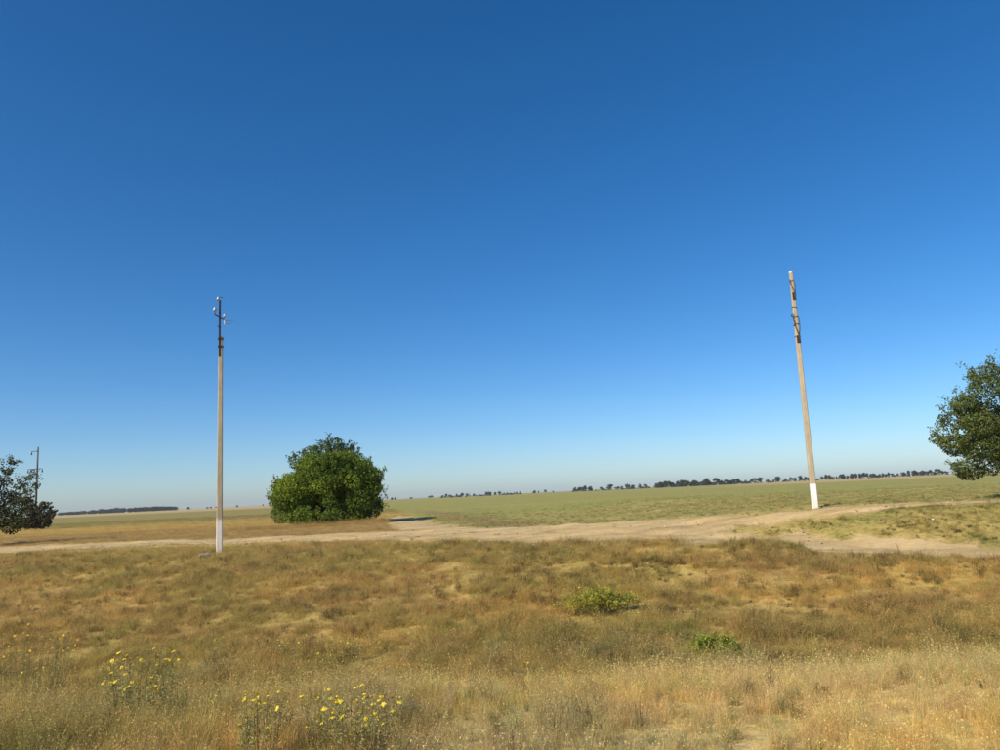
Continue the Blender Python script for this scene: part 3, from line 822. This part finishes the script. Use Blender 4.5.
FLOWERS = [
    ('big clump of bright yellow flowers nearest the camera', 352, 757, 105, 52, 24),
    ('loose yellow-flowered plant at the bottom edge, left of the brightest clump', 258, 765, 56, 58, 10),
    ('wide yellow-flowered plant between the left edge and the limewashed pole', 138, 722, 84, 58, 26),
    ('dense greenish plant dotted with yellow flowers at the left edge', 28, 716, 90, 70, 62),
    ('single slender yellow-flowered plant below the left pole', 215, 668, 18, 28, 5),
    ('small pale yellow-flowered plant left of the greenish yellow patch', 291, 662, 36, 24, 10),
    ('small low yellow-flowered plant beside the greenish yellow patch', 322, 674, 30, 18, 6),
    ('low greenish yellow flowering patch in the middle of the ditch', 372, 664, 64, 20, 12),
    ('tiny yellow-flowered tuft alone in the pale middle grass', 537, 686, 22, 20, 4),
]
for _, px, py, w, h, nf in FLOWERS:
    q = at_pix(px, py); CLEAR.append((q.x, q.y, w * q.y / FPX / 2, w * q.y / FPX * .3))

cl = []                                                  # low scrub that ties the skyline rows together
for i in range(330):
    px = rs.choice([rs.uniform(441, 522), rs.uniform(572, 650), rs.uniform(655, 760), rs.uniform(745, 952)], p=[.16, .16, .38, .30]); d = rs.uniform(835, 1000); v = pix_dir(px, 490); x = v.x / v.y * d
    prof = (1.2 + 2.2 * vnoise(px * .35, 0, 5)) * (1.2 if 655 < px < 735 else .72) * rs.uniform(.6, 1.1)
    h = prof * d / FPX; zg = float(height(np.array([x]), np.array([d]))[0])
    cl.append(((x, d, zg + h * .5), (h * rs.uniform(.5, 1.0), h * .6, h * .55), rs.uniform(.1, .8)))
scrub = link_mesh('far_scrub', crown_mesh('far_scrub', cl, .30, 5.0, 88, (.040, .060, .036), (.085, .108, .052), 0, 0, .7, .2), M_LEAF)
tag(scrub, 'low dark scrub under the skyline tree rows', 'scrub', kind='stuff')

# ------------------------------------------------------------------ grass: tuft shapes, then tens of thousands of instances
def blades_mesh(name, seed, n, h, spread, width, bend, heads=0, flat=False):
    rs = np.random.default_rng(seed); V = []; F = []; C = []
    for i in range(n):
        a = rs.uniform(0, 6.283); r = spread * rs.uniform() ** .6
        bx, by = math.cos(a) * r, math.sin(a) * r
        L_ = h * rs.uniform(.45, 1.0); w = width * rs.uniform(.6, 1.3)
        la = a + rs.normal(0, .9); ln = bend * rs.uniform(.2, 1.3)
        t = rs.uniform(0, 3.14); wx, wy = math.cos(t) * w, math.sin(t) * w
        k0 = len(V); tone = rs.uniform(.75, 1.2); warm = rs.uniform(-.07, .07)
        for f in (0, .4, .75, 1):
            off = ln * L_ * f * f
            z = L_ * (f - .25 * ln * f * f)
            c = (bx + math.cos(la) * off, by + math.sin(la) * off, z)
            ww = (1 - f) * .9 + .1
            V.append((c[0] - wx * ww, c[1] - wy * ww, c[2])); V.append((c[0] + wx * ww, c[1] + wy * ww, c[2]))
            C += [(tone * (1 + warm), tone, tone * (1 - warm))] * 2
        for s in range(3): F.append((k0 + 2 * s, k0 + 2 * s + 1, k0 + 2 * s + 3, k0 + 2 * s + 2))
        if i < heads:                                     # loose seed head
            for q in range(6):
                f = 1 - q * .05; off = ln * L_ * f * f; z = L_ * (f - .25 * ln * f * f)
                c = np.array((bx + math.cos(la) * off, by + math.sin(la) * off, z)) + rs.normal(0, .010, 3)
                d1 = rs.normal(size=3) * .0022; d2 = rs.normal(size=3) * .0050; k1 = len(V)
                for e in (c - d2, c + d1, c + d2, c - d1): V.append(tuple(e)); C.append((tone * 1.25, tone * 1.2, tone * 1.12))
                F.append((k1, k1 + 1, k1 + 2, k1 + 3))
    return quads_mesh(name, V, F, False, {'blade': C})
def herb_mesh(name, seed, stems, h, spread, leaf, nleaf, aspect=.35, tops=0):
    rs = np.random.default_rng(seed); mV = []; mF = []; mC = []
    for i in range(stems):
        a = rs.uniform(0, 6.283); tilt = rs.uniform(.05, spread); L_ = h * rs.uniform(.55, 1)
        d = np.array((math.cos(a) * tilt, math.sin(a) * tilt, 1)); d /= np.linalg.norm(d)
        s = np.array((rs.normal(0, .03), rs.normal(0, .03), 0)); e = s + d * L_; k = len(mV); w = .0025
        mV += [tuple(s - [w, 0, 0]), tuple(s + [w, 0, 0]), tuple(e + [w * .5, 0, 0]), tuple(e - [w * .5, 0, 0])]; mF.append((k, k + 1, k + 2, k + 3)); mC += [(.7, .66, .6)] * 4
        f = rs.uniform(.12, 1.02, nleaf)[:, None]; P = s + d * L_ * f + rs.normal(0, .015, (nleaf, 3))
        N_ = rs.normal(size=(nleaf, 3)) + [0, 0, .6]; N_ /= np.linalg.norm(N_, axis=1)[:, None]
        V, F = leaf_quads(P, N_, leaf, rs, aspect); F = F + len(mV)
        tone = rs.uniform(.7, 1.25, nleaf)
        mV += [tuple(v) for v in V]; mF += [tuple(x) for x in F]; mC += [(t, t, t) for t in np.repeat(tone, 4)]
        for q in range(tops):
            c = e + rs.normal(0, .018, 3); k = len(mV); r_ = .005
            mV += [tuple(c + np.array(o_) * r_) for o_ in ((-1, 0, .2), (0, -1, .2), (1, 0, .2), (0, 1, .2))]; mF.append((k, k + 1, k + 2, k + 3)); mC += [(1.9, 1.85, 1.7)] * 4
    return quads_mesh(name, np.array(mV), np.array(mF), False, {'blade': np.array(mC)})
TUFTS = bpy.data.collections.new('tuft_shapes')
def proto(me, i):
    me.materials.append(M_GRASS)
    o = bpy.data.objects.new('tuft_%02d' % i, me); TUFTS.objects.link(o)
protos = [blades_mesh('t0', 1, 60, .26, .11, .0021, .5), blades_mesh('t1', 2, 52, .34, .10, .0020, .6, 14), blades_mesh('t2', 3, 40, .44, .08, .0019, .45, 24),
          blades_mesh('t3', 4, 76, .14, .14, .0026, .9), blades_mesh('t4', 5, 66, .20, .13, .0025, 1.0, 6), blades_mesh('t5', 6, 48, .30, .11, .0022, .8, 16),
          herb_mesh('t6', 7, 11, .28, .5, .0060, 70), herb_mesh('t7', 8, 14, .20, .7, .0055, 60, .45), herb_mesh('t8', 9, 9, .34, .4, .0050, 46, .3, 6),
          blades_mesh('t9', 10, 40, .20, .10, .008, .9)]
for i, me in enumerate(protos): proto(me, i)
M_CLOD = mat_plain('dry_clod', (.36, .26, .14), (.58, .44, .26), .95, 5)
for i in range(2):
    rc = np.random.default_rng(60 + i); V = []; F = []
    for z, r in ((-.3, .8), (.15, 1.0), (.6, .55)):
        for q in range(6): V.append((math.cos(q * 1.047) * r * rc.uniform(.7, 1.2), math.sin(q * 1.047) * r * rc.uniform(.7, 1.2), z * rc.uniform(.8, 1.2)))
    for a_ in range(2):
        for q in range(6): F.append((a_ * 6 + q, a_ * 6 + (q + 1) % 6, a_ * 6 + 6 + (q + 1) % 6, a_ * 6 + 6 + q))
    F += [(12, 13, 14, 15), (12, 15, 16, 17)]
    me = quads_mesh('clod', np.array(V), np.array(F)); me.materials.append(M_CLOD)
    TUFTS.objects.link(bpy.data.objects.new('tuft_%02d' % (10 + i), me))

def scatter_nodes():
    ng = bpy.data.node_groups.new('scatter_tufts', 'GeometryNodeTree')
    ng.interface.new_socket('Geometry', in_out='INPUT', socket_type='NodeSocketGeometry')
    ng.interface.new_socket('Geometry', in_out='OUTPUT', socket_type='NodeSocketGeometry')
    N, L = ng.nodes, ng.links
    gi, go = N.new('NodeGroupInput'), N.new('NodeGroupOutput')
    ci = N.new('GeometryNodeCollectionInfo'); ci.inputs['Collection'].default_value = TUFTS
    ci.inputs['Separate Children'].default_value = True; ci.inputs['Reset Children'].default_value = True
    ip = N.new('GeometryNodeInstanceOnPoints'); ip.inputs['Pick Instance'].default_value = True
    def na(nm, ty):
        a = N.new('GeometryNodeInputNamedAttribute'); a.data_type = ty; a.inputs['Name'].default_value = nm
        return a.outputs['Attribute']
    L.new(gi.outputs[0], ip.inputs['Points']); L.new(ci.outputs[0], ip.inputs['Instance'])
    L.new(na('pick', 'INT'), ip.inputs['Instance Index'])
    L.new(na('turn', 'FLOAT_VECTOR'), ip.inputs['Rotation']); L.new(na('size', 'FLOAT_VECTOR'), ip.inputs['Scale'])
    L.new(ip.outputs[0], go.inputs[0])
    return ng
NG = scatter_nodes()
def scatter(name, X, Y, pick, size, tint, label, cat, seed, tilt=.18):
    rs = np.random.default_rng(seed); n = len(X)
    m = road_mask(X, Y)
    Z = height(X, Y) - .09 * m - .015
    me = bpy.data.meshes.new(name); me.vertices.add(n)
    me.vertices.foreach_set('co', np.stack([X, Y, Z], -1).astype(np.float32).ravel())
    a = me.attributes.new('pick', 'INT', 'POINT'); a.data.foreach_set('value', np.asarray(pick, np.int32))
    a = me.attributes.new('turn', 'FLOAT_VECTOR', 'POINT')
    a.data.foreach_set('vector', np.stack([rs.normal(0, tilt, n), rs.normal(0, tilt, n), rs.uniform(0, 6.283, n)], -1).astype(np.float32).ravel())
    a = me.attributes.new('size', 'FLOAT_VECTOR', 'POINT')
    a.data.foreach_set('vector', np.asarray(size, np.float32).ravel())
    a = me.attributes.new('tint', 'FLOAT_COLOR', 'POINT')
    c4 = np.ones((n, 4), np.float32); c4[:, :3] = tint; a.data.foreach_set('color', c4.ravel())
    o = link_mesh(name, me)
    md = o.modifiers.new('scatter', 'NODES'); md.node_group = NG
    return tag(o, label, cat, kind='stuff')
def sample(y0, y1, per_m2, seed, widen=1.0, pad=3.0):
    """even random points over the wedge of land in front of the road."""
    rs = np.random.default_rng(seed)
    xm = .70 * y1 + pad; n = int(2 * xm * (y1 - y0) * per_m2)
    X = rs.uniform(-xm, xm, n); Y = rs.uniform(y0, y1, n)
    k = np.abs(X) < .70 * Y * widen + pad
    return X[k], Y[k], rs
# roadside grass from the near shoulder, through the ditch and up the far bank
XS = []; YS = []
for y0, y1, dn in ((3.2, 8, 190), (8, 13, 140), (13, 20, 130), (20, 28, 105), (28, 36, 55)):
    x, y, rs = sample(y0, y1, dn, int(y0 * 10)); XS.append(x); YS.append(y)
X = np.concatenate(XS); Y = np.concatenate(YS); rs = np.random.default_rng(404)
lim = crest_y(X) + np.interp(X, [-25, -5, 3, 9, 14, 30], [9, 9, 7, 8, 10, 11])
rm_ = road_mask(X, Y)
dens = .45 * fbm(X * .8, Y * .8, 301, 3) + .55 * fbm(X * 2.6, Y * 2.2, 305, 2)
k = (Y < lim) & (rm_ < .30 + .25 * (dens - .5)) & (rs.uniform(size=len(X)) < np.clip(.25 + 2.3 * (dens - .30), np.where(Y < 10, .4, .2), 1))
for cx, cy, cw, cd in CLEAR:
    pr_ = .72 if cy > 11 else .45
    k &= ~((((X - cx) / (cw * .9)) ** 2 + ((Y - cy + cd * .6) / (cd * 1.3 + .25)) ** 2 < 1) & (rs.uniform(size=len(X)) < pr_))
for q in (pl, prt):
    k &= ~((np.hypot(X - q.x, Y - q.y + .5) < .8) & (rs.uniform(size=len(X)) < .7))
X, Y = X[k], Y[k]; n = len(X)
tint = ground_tint(X, Y)
a = fbm(X * .5, Y * .7, 311, 3); b = fbm(X * .3, Y * .45, 151, 3); u = rs.uniform(size=n)
bank = sstep(14, 17, Y)
pick = np.where(u < .28, 0, np.where(u < .46, 3, np.where(u < .64, 4, np.where(u < .80, 5, np.where(u < .92, 1, 2)))))
tall = sstep(.52, .66, a)
pick = np.where((rs.uniform(size=n) < tall * .5) & (Y < 13), 2, pick)
grey = (rs.uniform(size=n) < sstep(.52, .64, fbm(X * .35, Y * .5, 151, 3)) * .13) & (Y < 15)
pick = np.where(grey, np.where(rs.uniform(size=n) < .5, 6, 7), pick)
weed = (rs.uniform(size=n) < sstep(.56, .7, fbm(X * .9, Y * .9, 333, 3)) * np.where((Y < 12) & (X > -3), .14, .35))
pick = np.where(weed, np.where(rs.uniform(size=n) < .6, 7, 8), pick)
tint = np.where(grey[:, None], tint * .35 + np.array([.40, .37, .20]) * .65, tint)
tint = np.where((weed & ~grey)[:, None], tint * .45 + np.array([.24, .215, .075]) * .55, tint)
tint = tint * rs.uniform(.72, 1.28, (n, 1)) * (1 + rs.normal(0, .05, (n, 3)))
gr_ = rs.uniform(size=n) < .10
tint = np.where(gr_[:, None], tint * np.array([.62, .80, .62]), tint)
dk_ = rs.uniform(size=n) < .02 + .045 * bank                 # dead brown stalks
tint = np.where(dk_[:, None], np.array([.17, .115, .055]) * rs.uniform(.7, 1.3, (n, 1)), tint)
pick = np.where(dk_, rs.choice([6, 7, 8], n), pick)
sz = rs.uniform(.65, 1.2, n) * np.where(Y < 8, 1.0, 1.0) * (1 - .38 * bank) * (.45 + 1.15 * dens[k])
sz = sz * (1 - .45 * sstep(.1, .35, rm_[k])) * (1 - .20 * sstep(12, 8, Y)) * (1 - .12 * sstep(11, 8, Y) * sstep(-3, 1, X))
wide = 1 + .9 * sstep(7, 22, Y)
dm_, wm_ = seg_dist(X, Y, MAIN)
sz = sz * (np.where(X > 5, .5, .34) + np.where(X > 5, .5, .66) * sstep(1.0, 6.0, dm_ - wm_))
grass = scatter('dry_grass', X, Y, pick, np.stack([sz * wide, sz * wide, sz], -1), tint, 'dry tan and brown grass covering the ditch and its banks', 'grass', 500)

# taller dark tufts along the lip of the bank, against the pale road
rs = np.random.default_rng(606); n = 900
X = rs.uniform(-30, 22, n); Y = crest_y(X) + rs.normal(-.4, .7, n)
k = (road_mask(X, Y) < .35) & (fbm(X * .5, Y * .2, 345, 3) > .5); X, Y = X[k], Y[k]; n = len(X)
tint = np.where(rs.uniform(size=(n, 1)) < .55, np.array([[.25, .22, .08]]), near_tint(X, Y)) * rs.uniform(.8, 1.2, (n, 1))
s_ = rs.uniform(.55, 1.0, n)
s_ = s_ * np.where(X < -2, .55, 1.0)
scatter('verge_tufts', X, Y, rs.choice([6, 8, 5, 1, 2], n), np.stack([s_ * 1.5, s_ * 1.5, s_], -1), tint, 'taller olive weeds along the lip of the bank', 'weeds', 607)

# field cover beyond the road: low dry grass on the left, crop on the right
XS = []; YS = []
for y0, y1, dn in ((24, 45, 14), (45, 75, 8), (75, 125, 3)):
    x, y, rs = sample(y0, y1, dn, int(y0 * 7)); XS.append(x); YS.append(y)
X = np.concatenate(XS); Y = np.concatenate(YS); rs = np.random.default_rng(707)
lim = crest_y(X) + np.interp(X, [-25, -5, 3, 9, 14, 30], [9, 9, 7, 8, 10, 11])
k = (Y > lim) & (road_mask(X, Y) < .25) & ((field_side(X, Y) < 0) | (rs.uniform(size=len(X)) < .7 * sstep(90, 30, Y))); X, Y = X[k], Y[k]; n = len(X)
fs_ = field_side(X, Y) > 0
tint = field_tint(X, Y) * np.where(fs_, 1.15, 1.05)[:, None] * rs.uniform(.9, 1.15, (n, 1))
g_ = (rs.uniform(size=n) < .35)
tint = np.where((g_ & fs_)[:, None], np.array([.40, .41, .13]) * rs.uniform(.9, 1.1, (n, 1)), tint)
pick = np.where(fs_, rs.choice([3, 9, 7, 4], n), rs.choice([4, 5, 3, 0, 1], n))
s_ = rs.uniform(.7, 1.3, n) * np.where(fs_, .75, 1.0)
wd = 1.6 + sstep(50, 200, Y) * 2.2
scatter('field_cover', X, Y, pick, np.stack([s_ * wd, s_ * wd, s_ * np.where(fs_, .5, .42)], -1), tint, 'low dry grass and green crop of the open fields', 'field plants', 708)
# clods and small weeds on the bare track
rs = np.random.default_rng(909); n = 60000
X = rs.uniform(-30, 24, n); Y = rs.uniform(14, 48, n); m_ = road_mask(X, Y)
k = (m_ > .5) & (rs.uniform(size=n) < np.where(m_ > .97, .16, .85) * sstep(.42, .62, fbm(X * .7, Y * .7, 911, 3))); X, Y = X[k], Y[k]; n = len(X)
s_ = .012 + .035 * rs.uniform(size=n) ** 3
clods = scatter('track_clods', X, Y, rs.choice([10, 11], n), np.stack([s_, s_, s_ * .8], -1), np.ones((n, 3)), 'loose clods and pebbles lying on the bare track', 'clods', 912)
clods.location.z = .10
d1_, w1_ = seg_dist(RX.ravel()[::7], RY.ravel()[::7], MAIN); d2_, w2_ = seg_dist(RX.ravel()[::7], RY.ravel()[::7], BRANCH)
X, Y = RX.ravel()[::7] + rs.uniform(-.3, .3, len(d1_)), RY.ravel()[::7] + rs.uniform(-.3, .3, len(d1_)); m_ = road_mask(X, Y)
mid = np.minimum(d1_, d2_) < .45
k = (m_ > .35) & (rs.uniform(size=len(X)) < np.where(mid, .35, np.where(m_ < .9, .55, .03)) * sstep(.48, .62, fbm(X * .5, Y * .5, 921, 3))); X, Y = X[k], Y[k]; n = len(X)
s_ = rs.uniform(.25, .6, n)
wd_ = scatter('track_weeds', X, Y, rs.choice([3, 4, 7, 0], n), np.stack([s_ * 1.8, s_ * 1.8, s_], -1), np.array([.34, .28, .11]) * rs.uniform(.6, 1.3, (n, 1)), 'sparse low weeds growing along the bare track', 'weeds', 922)
wd_.location.z = .07
# tall dry grass round the foot of the bush
rs = np.random.default_rng(808); n = 700
X = bush.x + rs.normal(0, 3.6, n); Y = bush.y - 3.2 + rs.normal(0, .7, n)
k = road_mask(X, Y) < .3; X, Y = X[k], Y[k]; n = len(X); s_ = rs.uniform(.6, 1.1, n)
scatter('bush_grass', X, Y, rs.choice([1, 2, 5], n), np.stack([s_ * 1.8, s_ * 1.8, s_], -1), np.array([.55, .39, .15]) * rs.uniform(.7, 1.2, (n, 1)), 'tall golden grass at the foot of the round bush', 'grass', 809)

# ------------------------------------------------------------------ yellow wild flowers in the foreground
m_, N, L, B = new_mat('yellow_petals')
o_ = N.new('ShaderNodeObjectInfo')
L.new(n_ramp(N, L, o_.outputs['Random'], [(0, (.62, .42, .008)), (1, (.80, .62, .02))]), B.inputs['Base Color']); B.inputs['Roughness'].default_value = .6
M_PETAL = m_
def flower_mesh(k):
    rs = np.random.default_rng(900 + k); V = []; F = []
    for p_ in range(9):
        a = p_ / 9 * 6.283 + rs.normal(0, .08); l = .018 * rs.uniform(.85, 1.15); w = .006
        d = np.array((math.cos(a), math.sin(a), .15 + rs.normal(0, .15))); s = np.array((-math.sin(a), math.cos(a), 0)); i = len(V)
        V += [tuple(d * .003), tuple(d * l * .6 + s * w), tuple(d * l), tuple(d * l * .6 - s * w)]; F.append((i, i + 1, i + 2, i + 3))
    n = 8
    for r, z in ((.008, -.002), (.008, .003), (.004, .006)):
        for q in range(n): V.append((r * math.cos(q / n * 6.283), r * math.sin(q / n * 6.283), z))
    b = 36
    for i in range(2):
        for q in range(n): F.append((b + i * n + q, b + i * n + (q + 1) % n, b + (i + 1) * n + (q + 1) % n, b + (i + 1) * n + q))
    F.append((b + 16, b + 17, b + 18, b + 19)); F.append((b + 16, b + 19, b + 20, b + 23)); F.append((b + 20, b + 21, b + 22, b + 23))
    return quads_mesh('flower', np.array(V), np.array(F), False)
FM = [flower_mesh(k) for k in range(3)]
for f_ in FM: f_.materials.append(M_PETAL)
def flower_plant(label, px, py, wpx, hpx, nf, seed, leafcol=(.40, .35, .115)):
    b = at_pix(px, py); s = b.y / FPX; rs = np.random.default_rng(seed)
    t = empty('yellow_flower_plant', b)
    mb = MB(); PV = []; heads = []
    W, H = wpx * s / 2, hpx * s * 1.1
    nf = int(nf * 2.3)
    for k in range(nf + 8):
        a = rs.uniform(0, 6.283); q = rs.uniform(.1, 1) ** .6
        tip = Vector((math.cos(a) * W * q, math.sin(a) * W * .7 * q, H * rs.uniform(.45, 1.05)))
        st = Vector((tip.x * .72, tip.y * .72, -.02))
        path = [st.lerp(tip, f) + Vector((0, 0, .03 * math.sin(f * 3.14))) for f in (0, .35, .7, 1)]
        mb.ring_tube(path, [.0024, .002, .0017, .0013], 4)
        if k < nf: heads.append(tip)
        m = 30; f = rs.uniform(.25, .98, m)
        PV.append(np.array([np.interp(f, (0, .35, .7, 1), [p_[j] for p_ in path]) for j in range(3)]).T + rs.normal(0, .024, (m, 3)))
    mb.build('stems', M_STEM, t)
    P = np.concatenate(PV); Nn = rs.normal(size=P.shape) + [0, 0, .4]; Nn /= np.linalg.norm(Nn, axis=1)[:, None]
    V, F = leaf_quads(P, Nn, .012, rs, .35)
    link_mesh('foliage', quads_mesh('flower_foliage', V, F, False, {'tint': np.repeat(np.array(leafcol) * rs.uniform(.6, 1.4, (len(P), 1)), 4, 0)}), M_LEAF, t)
    for h in heads:
        o = link_mesh('flower', FM[rs.integers(3)], None, t); o.location = h + Vector((0, 0, .004))
        o.rotation_euler = (rs.normal(.35, .35), rs.normal(-.15, .35), rs.uniform(0, 6.28)); z = rs.uniform(.65, 1.25); o.scale = (z, z, z)
    return tag(t, label, 'flower plant', 'yellow wild flowers in the foreground')
for i, (lab, px, py, w, h, nf) in enumerate(FLOWERS):
    flower_plant(lab, px, py, w, h, nf, 950 + i)

# ------------------------------------------------------------------ thin summer haze over the steppe
hz = MB(); hz.box((0, 2400, 6.0), (4600, 2700, 9.0))
m_ = bpy.data.materials.new('summer_haze'); m_.use_nodes = True
N, L = m_.node_tree.nodes, m_.node_tree.links
N.remove(N['Principled BSDF'])
pv = N.new('ShaderNodeVolumePrincipled'); pv.inputs['Color'].default_value = (1.0, 1.0, 1.0, 1); pv.inputs['Density'].default_value = .00009; pv.inputs['Anisotropy'].default_value = .0
L.new(pv.outputs[0], N['Material Output'].inputs['Volume'])
tag(hz.build('haze', m_), 'thin pale haze over the far fields', 'haze', kind='stuff')
